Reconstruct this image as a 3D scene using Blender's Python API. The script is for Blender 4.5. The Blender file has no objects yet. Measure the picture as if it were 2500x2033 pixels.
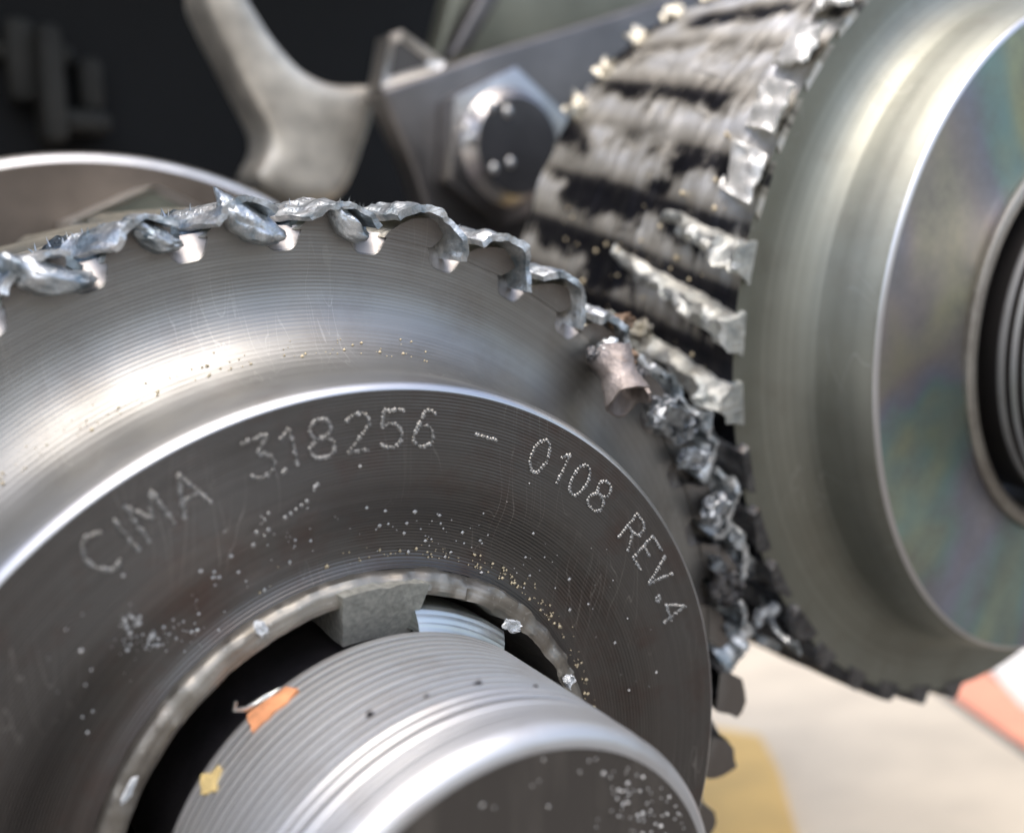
import bpy, bmesh, math, random
import numpy as np
from mathutils import Vector, Matrix, noise as mnoise

random.seed(7)
rng = np.random.default_rng(7)
S = bpy.context.scene
COL = S.collection
S.unit_settings.scale_length = 0.04          # one unit = the hub radius, 40 mm
RAD = math.radians

# ------------------------------------------------------------------ frames
# "gear frame": x right, y up, z along the gear axis towards the viewer; origin in the front hub face.
TILT = RAD(18)                               # the axis leans, so that the faces look down at the ground a little
GX = Vector((1, 0, 0))
GZ = Vector((0, -math.cos(TILT), -math.sin(TILT)))
GY = GZ.cross(GX)
M3 = Matrix((GX, GY, GZ)).transposed()       # gear -> world
M4 = M3.to_4x4()

# camera solved from the circles of the two gears
F_PX = 2400.0
CR = np.array([[0.8395787817090128, 0.0023426456003944884, 0.5432328978583686],
               [-0.09271065989872201, -0.9847023835296354, 0.14753287569961676],
               [0.5352683465750178, -0.17422895248105588, -0.8265180392902505]])
CT = np.array([-0.2921931664845038, 0.9329139628081858, 2.1695727107273837])
CAM = -CR.T @ CT

cd = bpy.data.cameras.new('camera')
cam = bpy.data.objects.new('camera', cd)
COL.objects.link(cam)
right, down, fwd = CR[0], CR[1], CR[2]
mc = Matrix((M3 @ Vector(right), M3 @ Vector(-down), M3 @ Vector(-fwd))).transposed().to_4x4()
mc.translation = M3 @ Vector(CAM)
cam.matrix_world = mc
cd.sensor_fit = 'HORIZONTAL'
cd.sensor_width = 36.0
cd.lens = 36.0 * F_PX / 2500.0
cd.clip_start = 0.02
cd.clip_end = 2000.0
cd.dof.use_dof = True
cd.dof.focus_distance = 2.28
cd.dof.aperture_fstop = 0.68
S.camera = cam

# ------------------------------------------------------------------ light
SUN_TO = Vector((-0.20, -0.36, 0.90)).normalized()
world = bpy.data.worlds.new('World')
S.world = world
world.use_nodes = True
nt = world.node_tree
nt.nodes.clear()
wo = nt.nodes.new('ShaderNodeOutputWorld')
bg = nt.nodes.new('ShaderNodeBackground')
sky = nt.nodes.new('ShaderNodeTexSky')
sky.sky_type = 'NISHITA'
sky.sun_disc = False
sky.sun_elevation = math.asin(SUN_TO.z)
sky.sun_rotation = math.atan2(SUN_TO.x, SUN_TO.y)
sky.air_density = 1.0
sky.dust_density = 4.0
sky.ozone_density = 1.0
bg.inputs['Strength'].default_value = 0.15
nt.links.new(sky.outputs[0], bg.inputs[0])
nt.links.new(bg.outputs[0], wo.inputs[0])
sd = bpy.data.lights.new('sun', 'SUN')
sd.energy = 0.8
sd.angle = RAD(42)
sd.color = (1.0, 0.98, 0.95)
sun = bpy.data.objects.new('sun', sd)
COL.objects.link(sun)
sun.rotation_euler = SUN_TO.to_track_quat('Z', 'Y').to_euler()
sun.location = (-8, -8, 16)
S.view_settings.view_transform = 'Standard'
S.view_settings.look = 'None'
S.view_settings.exposure = 0.95
S.view_settings.gamma = 1.0
S.cycles.max_bounces = 10
S.cycles.glossy_bounces = 6
S.cycles.sample_clamp_indirect = 6.0

# ------------------------------------------------------------------ measuring helpers (picture units: 2135 px wide study copy)
def ray(px, py):
    k = 2500.0 / 2135.0
    return CR.T @ np.array([(px * k - 1250) / F_PX, (py * k - 1016.5) / F_PX, 1.0])

def on_z(px, py, z):
    d = ray(px, py)
    return CAM + d * ((z - CAM[2]) / d[2])

GROUND_Z = -2.3
def on_ground(px, py, h=0.0):
    d = M3 @ Vector(ray(px, py))
    o = M3 @ Vector(CAM)
    return o + d * ((GROUND_Z + h - o.z) / d.z)

def pol(r, deg, z):
    a = RAD(deg)
    return (r * math.cos(a), r * math.sin(a), z)

def nz(p, s=1.0, o=0.0):
    return mnoise.noise(Vector((p[0] * s + o, p[1] * s - o * 1.7, p[2] * s + o * 0.6)))

def fz(p, s=1.0, o=0.0, n=4):
    return mnoise.fractal(Vector((p[0] * s + o, p[1] * s - o * 1.7, p[2] * s + o * 0.6)), 1.0, 2.0, n)

# ------------------------------------------------------------------ object helpers
def obj(name, verts, faces, mat, parent=None, sharp=35, smooth=True, mats=None, midx=None):
    used = sorted({i for f in faces for i in f})
    if len(used) < len(verts):
        mp = {v: i for i, v in enumerate(used)}
        verts = [verts[i] for i in used]
        faces = [tuple(mp[i] for i in f) for f in faces]
    me = bpy.data.meshes.new(name)
    me.from_pydata([tuple(map(float, v)) for v in verts], [], [tuple(map(int, f)) for f in faces])
    for m in (mats or [mat]):
        me.materials.append(m)
    if midx is not None:
        me.polygons.foreach_set('material_index', np.asarray(midx, dtype=np.int32))
    if smooth:
        me.polygons.foreach_set('use_smooth', np.ones(len(me.polygons), dtype=bool))
        if sharp:
            me.set_sharp_from_angle(angle=RAD(sharp))
    me.update()
    o = bpy.data.objects.new(name, me)
    COL.objects.link(o)
    if parent is not None:
        o.parent = parent
    return o

def obj_bm(name, bm, mat, parent=None, sharp=35, smooth=True):
    bmesh.ops.recalc_face_normals(bm, faces=bm.faces)
    me = bpy.data.meshes.new(name)
    bm.to_mesh(me)
    bm.free()
    me.materials.append(mat)
    if smooth:
        me.polygons.foreach_set('use_smooth', np.ones(len(me.polygons), dtype=bool))
        if sharp:
            me.set_sharp_from_angle(angle=RAD(sharp))
    o = bpy.data.objects.new(name, me)
    COL.objects.link(o)
    if parent is not None:
        o.parent = parent
    return o

def tag(o, label, cat, group=None, kind=None):
    if label: o['label'] = label
    if cat: o['category'] = cat
    if group: o['group'] = group
    if kind: o['kind'] = kind
    return o

def thing(name, label, cat, loc=(0, 0, 0), group=None, kind=None):
    """Empty in the gear frame at loc; its children are modelled in that frame."""
    o = bpy.data.objects.new(name, None)
    o.empty_display_size = 0.1
    COL.objects.link(o)
    m = M4.copy()
    m.translation = M3 @ Vector(loc)
    o.matrix_world = m
    return tag(o, label, cat, group, kind)

def place(o, loc=(0, 0, 0)):
    m = M4.copy()
    m.translation = M3 @ Vector(loc)
    o.matrix_world = m
    return o

def lathe(prof, n=256, a0=0.0, a1=360.0, close=False):
    full = abs(a1 - a0 - 360) < 1e-6
    m = n if full else n + 1
    V, Fc = [], []
    for i in range(m):
        a = RAD(a0 + (a1 - a0) * i / n)
        c, s = math.cos(a), math.sin(a)
        for r, z in prof:
            V.append((r * c, r * s, z))
    k = len(prof)
    for i in range(n):
        j = (i + 1) % m
        for q in range(k - 1 + (1 if close else 0)):
            q2 = (q + 1) % k
            Fc.append((i * k + q, j * k + q, j * k + q2, i * k + q2))
    return V, Fc

def arc_prof(cx, cz, r, a0, a1, n):
    return [(cx + r * math.cos(RAD(a0 + (a1 - a0) * i / n)), cz + r * math.sin(RAD(a0 + (a1 - a0) * i / n))) for i in range(n + 1)]

def sheet(path_fn, nu, nv, thick, mat, name, parent, rough=0.0, seed=0.0, sharp=50):
    """thick curled sheet: path_fn(u, v) -> (point, normal)"""
    V, Fc = [], []
    for side in (0, 1):
        for i in range(nu + 1):
            for j in range(nv + 1):
                p, n = path_fn(i / nu, j / nv)
                p = np.array(p, float); n = np.array(n, float)
                w = rough * (1.2 * fz(p, 13, seed, 2) + .35 * fz(p, 45, seed + 3))
                t = thick * (1 + .4 * nz(p, 22, seed + 9) + .28 * nz(p, 70, seed + 2))
                V.append(p + n * (w + (t if side else 0)))
    W = nv + 1
    off = (nu + 1) * W
    for i in range(nu):
        for j in range(nv):
            a, b, c, d = i * W + j, (i + 1) * W + j, (i + 1) * W + j + 1, i * W + j + 1
            Fc.append((a, d, c, b)); Fc.append((off + a, off + b, off + c, off + d))
    for i in range(nu):
        a, b = i * W, (i + 1) * W
        Fc.append((a, b, off + b, off + a))
        a, b = i * W + nv, (i + 1) * W + nv
        Fc.append((b, a, off + a, off + b))
    for j in range(nv):
        a, b = j, j + 1
        Fc.append((b, a, off + a, off + b))
        a, b = nu * W + j, nu * W + j + 1
        Fc.append((a, b, off + b, off + a))
    return obj(name, V, Fc, mat, parent, sharp)

def plate(poly, z0, z1, bevel, name, mat, parent, seg=3):
    """prism from a polygon of gear-frame xy points, front face at z1"""
    bm = bmesh.new()
    vs = [bm.verts.new((p[0], p[1], z1)) for p in poly]
    f = bm.faces.new(vs)
    bm.normal_update()
    if f.normal.z < 0:
        f.normal_flip()
    r = bmesh.ops.extrude_face_region(bm, geom=[f])
    # extruded copy becomes the front, the old face moves back
    for e in r['geom']:
        if isinstance(e, bmesh.types.BMVert):
            e.co.z = z0
    if bevel:
        ed = [e for e in bm.edges]
        bmesh.ops.bevel(bm, geom=ed, offset=bevel, segments=seg, affect='EDGES', profile=0.5)
    return obj_bm(name, bm, mat, parent, 40)

def smooth_poly(pts, it=2):
    pts = [np.array(p, float) for p in pts]
    for _ in range(it):
        q = []
        for i in range(len(pts)):
            a, b = pts[i], pts[(i + 1) % len(pts)]
            q += [a * .75 + b * .25, a * .25 + b * .75]
        pts = q
    return pts

# ------------------------------------------------------------------ materials
class NT:
    def __init__(s, name):
        s.m = bpy.data.materials.new(name)
        s.m.use_nodes = True
        s.t = s.m.node_tree
        s.t.nodes.clear()
        s.out = s.n('ShaderNodeOutputMaterial')
        s.p = s.n('ShaderNodeBsdfPrincipled')
        s.l(s.p.outputs[0], s.out.inputs[0])
        tc = s.n('ShaderNodeTexCoord')
        s.co = tc.outputs['Object']
        sp = s.n('ShaderNodeSeparateXYZ')
        s.l(s.co, sp.inputs[0])
        s.x, s.y, s.z = sp.outputs
        s._r = None
    def n(s, t, **k):
        q = s.t.nodes.new(t)
        for a, b in k.items():
            setattr(q, a, b)
        return q
    def l(s, a, b):
        s.t.links.new(a, b)
    def put(s, sock, v):
        if isinstance(v, bpy.types.NodeSocket): s.l(v, sock)
        elif isinstance(v, (tuple, list)) and len(v) == 3 and sock.type == 'RGBA': sock.default_value = (*v, 1)
        else: sock.default_value = v
    def math(s, op, a, b=None, c=None):
        q = s.n('ShaderNodeMath', operation=op)
        s.put(q.inputs[0], a)
        if b is not None: s.put(q.inputs[1], b)
        if c is not None: s.put(q.inputs[2], c)
        return q.outputs[0]
    def radius(s):
        if s._r is None:
            s._r = s.math('SQRT', s.math('ADD', s.math('MULTIPLY', s.x, s.x), s.math('MULTIPLY', s.y, s.y)))
        return s._r
    def angle(s):
        return s.math('ARCTAN2', s.y, s.x)
    def vec(s, x, y, z):
        q = s.n('ShaderNodeCombineXYZ')
        s.put(q.inputs[0], x); s.put(q.inputs[1], y); s.put(q.inputs[2], z)
        return q.outputs[0]
    def noise(s, scale, detail=3, rough=.55, vec=None, dist=0.0):
        q = s.n('ShaderNodeTexNoise')
        q.inputs['Scale'].default_value = scale
        q.inputs['Detail'].default_value = detail
        q.inputs['Roughness'].default_value = rough
        q.inputs['Distortion'].default_value = dist
        s.l(vec if vec is not None else s.co, q.inputs['Vector'])
        return q.outputs['Fac']
    def noise1(s, w, scale, detail=2):
        q = s.n('ShaderNodeTexNoise', noise_dimensions='1D')
        s.put(q.inputs['W'], w)
        q.inputs['Scale'].default_value = scale
        q.inputs['Detail'].default_value = detail
        return q.outputs['Fac']
    def ramp(s, fac, stops, interp='LINEAR'):
        q = s.n('ShaderNodeValToRGB')
        q.color_ramp.interpolation = interp
        e = q.color_ramp.elements
        while len(e) < len(stops): e.new(0.5)
        for el, (p, c) in zip(e, stops):
            el.position = p
            el.color = (c, c, c, 1) if isinstance(c, (int, float)) else (*c, 1)
        s.l(fac, q.inputs[0])
        return q.outputs[0]
    def mix(s, fac, a, b, mode='MIX'):
        q = s.n('ShaderNodeMix', data_type='RGBA', blend_type=mode)
        s.put(q.inputs[0], fac); s.put(q.inputs[6], a); s.put(q.inputs[7], b)
        return q.outputs[2]
    def bump(s, h, strength, dist=0.01, prev=None):
        q = s.n('ShaderNodeBump')
        q.inputs['Strength'].default_value = strength
        q.inputs['Distance'].default_value = dist
        s.l(h, q.inputs['Height'])
        if prev is not None: s.l(prev, q.inputs['Normal'])
        return q.outputs[0]
    def done(s, color, metallic, rough, normal=None, **k):
        s.put(s.p.inputs['Base Color'], color)
        s.put(s.p.inputs['Metallic'], metallic)
        s.put(s.p.inputs['Roughness'], rough)
        if normal is not None: s.l(normal, s.p.inputs['Normal'])
        for a, b in k.items(): s.put(s.p.inputs[a], b)
        return s.m

def lathe_metal(name, base, tint, rough, ring=0.010, ring_str=0.25, stain=(0.06, 0.045, 0.03), stain_amt=0.3, speck=0.0, scratch=.25, stain_shade=0.0):
    s = NT(name)
    r = s.radius()
    w = s.math('SINE', s.math('MULTIPLY', r, 6.2832 / ring))
    w2 = s.noise1(r, 160, 3)
    br = s.ramp(s.noise(4.5, 4, .6), [(.35, .25), (.65, 1.0)])
    h = s.math('ADD', s.math('MULTIPLY', s.math('MULTIPLY', w, br), .6), s.math('MULTIPLY', w2, .55))
    nb = s.bump(h, ring_str, 0.004)
    nb = s.bump(s.noise(90, 4, .7), .06, .004, nb)
    big = s.noise(2.2, 4, .6)
    col = s.mix(s.ramp(big, [(.35, 0.0), (.7, 1.0)]), base, tint)
    col = s.mix(s.math('MULTIPLY', s.ramp(s.noise(5.5, 5, .65), [(.5, 0.0), (.78, 1.0)]), stain_amt), col, stain)
    lines = s.ramp(s.noise1(r, 55, 3), [(.3, .92), (.7, 1.04)])
    col = s.mix(1.0, col, lines, 'MULTIPLY')
    for rot, sc in ((.5, 5.0), (2.2, 7.0), (1.3, 3.5)):
        mp = s.n('ShaderNodeMapping')
        mp.inputs['Rotation'].default_value = (0, 0, rot)
        mp.inputs['Scale'].default_value = (sc, .55, 1)
        s.l(s.co, mp.inputs[0])
        sc_ = s.math('ABSOLUTE', s.math('SUBTRACT', s.noise(2.6, 2, .4, mp.outputs[0]), .5))
        ln = s.math('MULTIPLY', s.math('LESS_THAN', sc_, .0022), s.ramp(s.noise(3.3, 2, .5), [(.5, 0.0), (.62, 1.0)]))
        col = s.mix(s.math('MULTIPLY', ln, scratch), col, (.62, .60, .56))
    ro = s.math('ADD', rough - .06, s.math('MULTIPLY', s.noise(6, 5, .7), .16))
    if stain_shade:                                   # brown stain near the teeth, also painting in the shade under the torn lips
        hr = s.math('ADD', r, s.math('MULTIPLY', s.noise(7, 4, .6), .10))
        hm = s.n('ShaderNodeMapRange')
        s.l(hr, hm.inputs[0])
        hm.inputs[1].default_value = 1.33; hm.inputs[2].default_value = 1.42; hm.inputs[3].default_value = 0; hm.inputs[4].default_value = stain_shade
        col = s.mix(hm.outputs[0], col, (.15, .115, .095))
    if speck:
        sp = s.ramp(s.noise(70, 2, .5), [(.66, 0.0), (.72, 1.0)])
        col = s.mix(s.math('MULTIPLY', sp, speck), col, (.75, .72, .66))
    return s.done(col, 1.0, ro, nb)

M_WEB = lathe_metal('web_steel', (.35, .348, .335), (.305, .298, .272), .45, ring=.0085, ring_str=.11, stain=(.16, .12, .09), stain_amt=.35, stain_shade=.55)
M_HUB = lathe_metal('hub_steel', (.165, .16, .152), (.145, .132, .122), .40, ring=.0072, ring_str=.30, stain=(.13, .075, .06), stain_amt=.6)
M_CHAM = lathe_metal('chamfer_steel', (.72, .715, .71), (.66, .655, .65), .34, ring=.006, ring_str=.1, stain_amt=.05)
M_NOTCH = lathe_metal('notch_chamfer_steel', (.56, .53, .50), (.48, .45, .43), .52, ring=.02, ring_str=.05, stain_amt=.1)
M_WEBB = lathe_metal('second_web_steel', (.34, .343, .292), (.285, .288, .242), .51, ring=.012, ring_str=.10, stain=(.15, .12, .09), stain_amt=.25)
M_RING = lathe_metal('bore_ring_steel', (.46, .44, .39), (.3, .27, .23), .5, ring=.02, ring_str=.3, stain=(.10, .08, .07), stain_amt=.6, speck=.35)

def torn(name, a, b, rough=.42, bump=.5, tan=.25, metallic=1.0, scale=16):
    s = NT(name)
    n1 = s.noise(scale, 5, .65, dist=.4)
    n2 = s.noise(scale * 3.5, 4, .7)
    col = s.mix(s.ramp(n1, [(.35, 0.0), (.65, 1.0)]), a, b)
    col = s.mix(s.math('MULTIPLY', s.ramp(n2, [(.56, 0.0), (.7, 1.0)]), tan), col, (.30, .20, .13))
    nb = s.bump(n2, bump, .012)
    nb = s.bump(s.noise(scale * 9, 3, .7), bump * .5, .004, nb)
    return s.done(col, metallic, s.math('ADD', rough - .08, s.math('MULTIPLY', n1, .2)), nb)

M_TORN = torn('torn_bright_steel', (.90, .91, .90), (.26, .31, .34), .36, .40, .25, metallic=.95, scale=15)
M_TAB = torn('torn_white_tab', (.90, .89, .85), (.74, .73, .68), .42, .35, .2, metallic=.5, scale=10)
M_CHIP = torn('chip_steel', (.74, .77, .78), (.07, .08, .095), .32, .6, .25, scale=16)
M_RIDGE = torn('torn_cream_ridge', (.84, .83, .76), (.42, .44, .42), .36, .7, .35, metallic=.95, scale=18)
M_TORN2 = torn('torn_dull_steel', (.24, .235, .23), (.07, .07, .075), .40, .7, .45)
M_TOOTH = torn('tooth_flank_steel', (.62, .59, .50), (.48, .45, .37), .42, .4, .15, scale=10)
M_TAN = torn('tan_fracture', (.42, .30, .21), (.24, .17, .12), .6, .9, .2, metallic=.55, scale=30)
M_BLUE = torn('blued_steel', (.30, .36, .40), (.10, .12, .14), .32, .5, .1)
M_CURL = torn('heat_tinted_chip', (.36, .32, .30), (.17, .145, .13), .50, .5, .3, metallic=.7, scale=9)

def scored():
    s = NT('scored_rim_steel')
    a, z = s.math('ARCTAN2', s.math('MULTIPLY', s.y, -1.0), s.math('MULTIPLY', s.x, -1.0)), s.z   # seam on the far side
    st = s.noise(1.6, 5, .7, s.vec(s.math('MULTIPLY', s.math('ADD', a, s.math('MULTIPLY', z, .10)), 1.5), s.math('MULTIPLY', s.math('ADD', z, s.math('MULTIPLY', a, .22)), 30.0), 0.0))
    # smears follow the sheared teeth: one band of bare metal per tooth, ragged along the scoring
    hel = s.math('SUBTRACT', a, s.math('MULTIPLY', z, RAD(9)))
    blob = s.noise(1.7, 4, .6, s.vec(s.math('MULTIPLY', a, 4.0), s.math('MULTIPLY', z, 2.0), 7.0))
    ph = s.math('ADD', s.math('MULTIPLY', hel, 41.0), s.math('ADD', s.math('MULTIPLY', blob, 10.0), s.math('MULTIPLY', st, 2.6)))
    band = s.math('SINE', ph)
    up = s.math('MULTIPLY', s.math('ADD', a, .30), -.42)         # scorched darker towards the mesh
    f = s.math('ADD', .525, s.math('MULTIPLY', band, .095))
    f = s.math('ADD', f, s.math('MULTIPLY', s.math('SUBTRACT', st, .5), .30))
    f = s.math('ADD', f, s.math('MULTIPLY', s.math('SUBTRACT', blob, .5), .85))
    f = s.math('ADD', f, s.math('MINIMUM', s.math('MAXIMUM', up, -.25), .09))
    mr = s.n('ShaderNodeMapRange')
    s.l(z, mr.inputs[0])
    mr.inputs[1].default_value = -1.0; mr.inputs[2].default_value = -.4; mr.inputs[3].default_value = -.02; mr.inputs[4].default_value = .06
    f = s.math('ADD', f, mr.outputs[0])                      # metal dragged to the front edge is bare
    col = s.ramp(f, [(.42, (.014, .014, .018)), (.495, (.04, .038, .04)), (.55, (.34, .315, .27)), (.64, (.64, .61, .54)), (.78, (.86, .86, .85))])
    nb = s.bump(st, .16, .008)
    nb = s.bump(s.noise(45, 4, .7), .12, .004, nb)
    return s.done(col, .75, s.math('ADD', .30, s.math('MULTIPLY', st, .25)), nb)
M_SCORE = scored()

def shaft_mat(name='shaft_steel', R0=.4905, zlim=.43):
    s = NT(name)
    r1 = s.noise1(s.z, 90, 4)
    v = s.vec(s.math('MULTIPLY', s.angle(), 1.2), s.math('MULTIPLY', s.z, 30.0), 0.0)
    st = s.noise(1.5, 4, .6, v)
    col = s.mix(st, (.56, .56, .555), (.70, .70, .69))
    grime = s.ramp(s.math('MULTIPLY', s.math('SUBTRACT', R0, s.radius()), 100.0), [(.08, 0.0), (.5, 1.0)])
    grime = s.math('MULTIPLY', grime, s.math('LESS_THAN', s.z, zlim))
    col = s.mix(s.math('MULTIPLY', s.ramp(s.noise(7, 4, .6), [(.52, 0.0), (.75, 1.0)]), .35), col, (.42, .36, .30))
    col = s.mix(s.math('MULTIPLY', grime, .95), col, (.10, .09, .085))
    nb = s.bump(s.math('ADD', r1, st), .12, .005)
    return s.done(col, .85, s.math('ADD', .38, s.math('MULTIPLY', st, .15)), nb)
M_SHAFT = shaft_mat()
M_SHAFT2 = shaft_mat('second_shaft_steel', .600, .60)

def end_mat():
    s = NT('shaft_end_steel')
    v = s.n('ShaderNodeMapping')
    v.inputs['Rotation'].default_value = (0, 0, .25)
    v.inputs['Scale'].default_value = (9, 1.2, 1)
    s.l(s.co, v.inputs[0])
    st = s.ramp(s.noise(1.6, 4, .6, v.outputs[0]), [(.45, 0.0), (.75, 1.0)])
    col = s.mix(s.math('MULTIPLY', st, .5), (.17, .16, .15), (.36, .34, .31))
    nb = s.bump(s.noise(40, 4, .7), .12, .005)
    return s.done(col, 1.0, .42, nb)
M_END = end_mat()

def simple(name, col, metallic=0.0, rough=.5, var=.15, scale=8, bump=.15):
    s = NT(name)
    n = s.noise(scale, 5, .6)
    dark = tuple(c * (1 - var) for c in col)
    lite = tuple(min(1, c * (1 + var)) for c in col)
    c = s.mix(s.ramp(n, [(.3, 0.0), (.7, 1.0)]), dark, lite)
    nb = s.bump(s.noise(scale * 6, 4, .65), bump, .01)
    return s.done(c, metallic, s.math('ADD', rough - .05, s.math('MULTIPLY', n, .1)), nb)

M_BLACK = simple('sooty_housing_paint', (.006, .0062, .0068), 0.0, .75, .4, 1.5, .1)
M_SOOT = simple('sooty_boss_paint', (.055, .052, .045), 0.0, .75, .4, 2.5, .3)
M_DARK = simple('dark_bore_steel', (.03, .028, .03), .8, .5, .3, 6, .1)
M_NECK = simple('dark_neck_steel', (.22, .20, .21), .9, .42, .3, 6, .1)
M_KEY = simple('grainy_key_steel', (.46, .46, .41), .8, .55, .3, 70, .7)
M_CLIP = lathe_metal('clip_steel', (.74, .76, .75), (.62, .66, .62), .36, ring=.012, ring_str=.35, stain=(.35, .34, .25), stain_amt=.3)
M_WHITE = simple('white_flake', (.78, .80, .80), .3, .5, .1, 30, .4)
M_CAST = simple('bare_casting', (.66, .61, .52), .6, .46, .4, 3.5, .3)
M_PLATE = simple('grey_bracket_steel', (.20, .19, .185), .9, .42, .2, 3, .15)
M_FLANGE = simple('brown_flange_steel', (.24, .20, .165), .9, .45, .3, 2.0, .15)
M_OLIVE = simple('olive_cover_paint', (.26, .26, .20), .5, .45, .2, 2.0, .15)
M_BOLT = simple('oiled_bolt_steel', (.50, .48, .47), 1.0, .30, .2, 6, .12)
M_EDGE = simple('worn_bright_edge', (.82, .79, .74), 1.0, .38, .12, 14, .3)
M_STAMP = simple('stamped_burr', (.37, .365, .345), 1.0, .42, .2, 60, .2)
M_GRIT = simple('pale_metal_grit', (.62, .61, .58), .3, .45, .2, 90, .2)
M_GRITY = simple('yellowish_grit', (.62, .52, .34), .2, .55, .3, 90, .2)
M_ORANGE = simple('orange_paint', (.64, .28, .13), 0.0, .65, .35, 22, .5)
M_YELLOW = simple('yellow_paint', (.60, .46, .20), 0.0, .65, .3, 22, .5)

def oil_face():
    s = NT('oily_hub_steel')
    r = s.radius()
    f = s.noise(.95, 3, .5, None, .5)
    film = s.ramp(f, [(.34, (.54, .54, .30)), (.42, (.46, .52, .37)), (.475, (.31, .46, .44)), (.52, (.36, .38, .47)), (.58, (.45, .41, .40)), (.70, (.57, .56, .37))])
    smut = s.ramp(s.noise(3.2, 6, .7), [(.42, 0.0), (.68, 1.0)])
    col = s.mix(s.math('MULTIPLY', smut, .75), film, (.27, .27, .245))
    nb = s.bump(s.noise(30, 4, .7), .06, .006)
    return s.done(col, 1.0, s.math('ADD', .42, s.math('MULTIPLY', smut, .12)), nb)
M_OIL = oil_face()

# ------------------------------------------------------------------ the near gear
NT_A = 39
PITCH = 360.0 / NT_A
GAP0 = 92.07                                  # a gap centre at the front face
Z_WEB, Z_BACK = -0.35, -1.62
R_ROOT, R_FLOOR, R_TIP = 1.29, 1.335, 1.425
HELIX_A = -15.3                               # degrees of angle per unit of z

gear = thing('helical_gear', 'large damaged steel gear with a stamped number round its dark hub', 'gear', (0, 0, 0))

# body: hub wall, fillet, web, rim with a chamfered notch at every tooth gap
fil = .215
prof_web = [(1.014, -.017), (1.020, -.03)] + [(1.022 + fil - fil * math.cos(RAD(a)), Z_WEB + fil - fil * math.sin(RAD(a))) for a in range(0, 91, 6)]
prof_web += [(1.25, Z_WEB), (1.27, Z_WEB)]
NSEG = NT_A * 26
V, Fc = [], []
k = len(prof_web) + 5
for i in range(NSEG):
    a = 360.0 * i / NSEG
    d = ((a - GAP0 + PITCH / 2) % PITCH) - PITCH / 2
    x = abs(d) / (PITCH * .235)
    ch = 0 if x >= 1 else (1 - x ** 4)
    r1 = R_FLOOR - (R_FLOOR - R_ROOT + .008) * ch
    pr = prof_web + [(r1 - .004, Z_WEB), (r1, Z_WEB - .004), (R_FLOOR, Z_WEB - .004 - .030 * ch), (R_FLOOR, Z_WEB - .3), (R_FLOOR, Z_BACK)]
    c, sn = math.cos(RAD(a)), math.sin(RAD(a))
    V += [(r * c, r * sn, z) for r, z in pr]
for i in range(NSEG):
    j = (i + 1) % NSEG
    for q in range(k - 1):
        Fc.append((i * k + q, j * k + q, j * k + q + 1, i * k + q + 1))
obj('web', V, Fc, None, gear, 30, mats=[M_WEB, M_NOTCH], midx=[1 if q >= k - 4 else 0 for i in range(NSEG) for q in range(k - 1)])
V, Fc = lathe([(R_FLOOR, Z_BACK), (.6, Z_BACK)], 160)
obj('back_face', V, Fc, M_DARK, gear)

# hub face with a dished counterbore round the bore
prof_hub = [(1.0, 0.0), (.95, 0.0), (.88, 0.0)] + [(.83 - .20 * q / 14, -.064 * .5 * (1 - math.cos(math.pi * min(1, q / 12.5)))) for q in range(15)] + [(.615, -.056), (.602, -.048)]
V, Fc = lathe(prof_hub, 320)
obj('hub_face', V, Fc, M_HUB, gear)
V, Fc = lathe([(1.014, -.017), (1.0125, -.0115), (1.0035, -.0015), (1.0, 0.0)], 320)
obj('hub_chamfer', V, Fc, M_CHAM, gear)
# worn bright ring round the bore, uneven
prof_ring = [(.603, -.06), (.6, -.026), (.594, -.018), (.580, -.012), (.562, -.010), (.552, -.014), (.548, -.03), (.548, -.14), (.548, -.75)]
V, Fc = lathe(prof_ring, 320)
V = [np.array(v) for v in V]
for v in V:
    if v[2] > -.2:
        e = .007 * fz(v, 14, 2.0) + .0045 * fz(v, 33, 5.0)
        rr = math.hypot(v[0], v[1])
        ang = math.degrees(math.atan2(v[1], v[0]))
        big = max(0, 1 - abs(ang - 55) / 45)
        v[2] += e * (1 + 1.3 * big)
        v[:2] *= 1 + .4 * e * (.6 + 1.6 * big) / rr
obj('bore_ring', V, Fc, M_RING, gear, 40)

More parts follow.
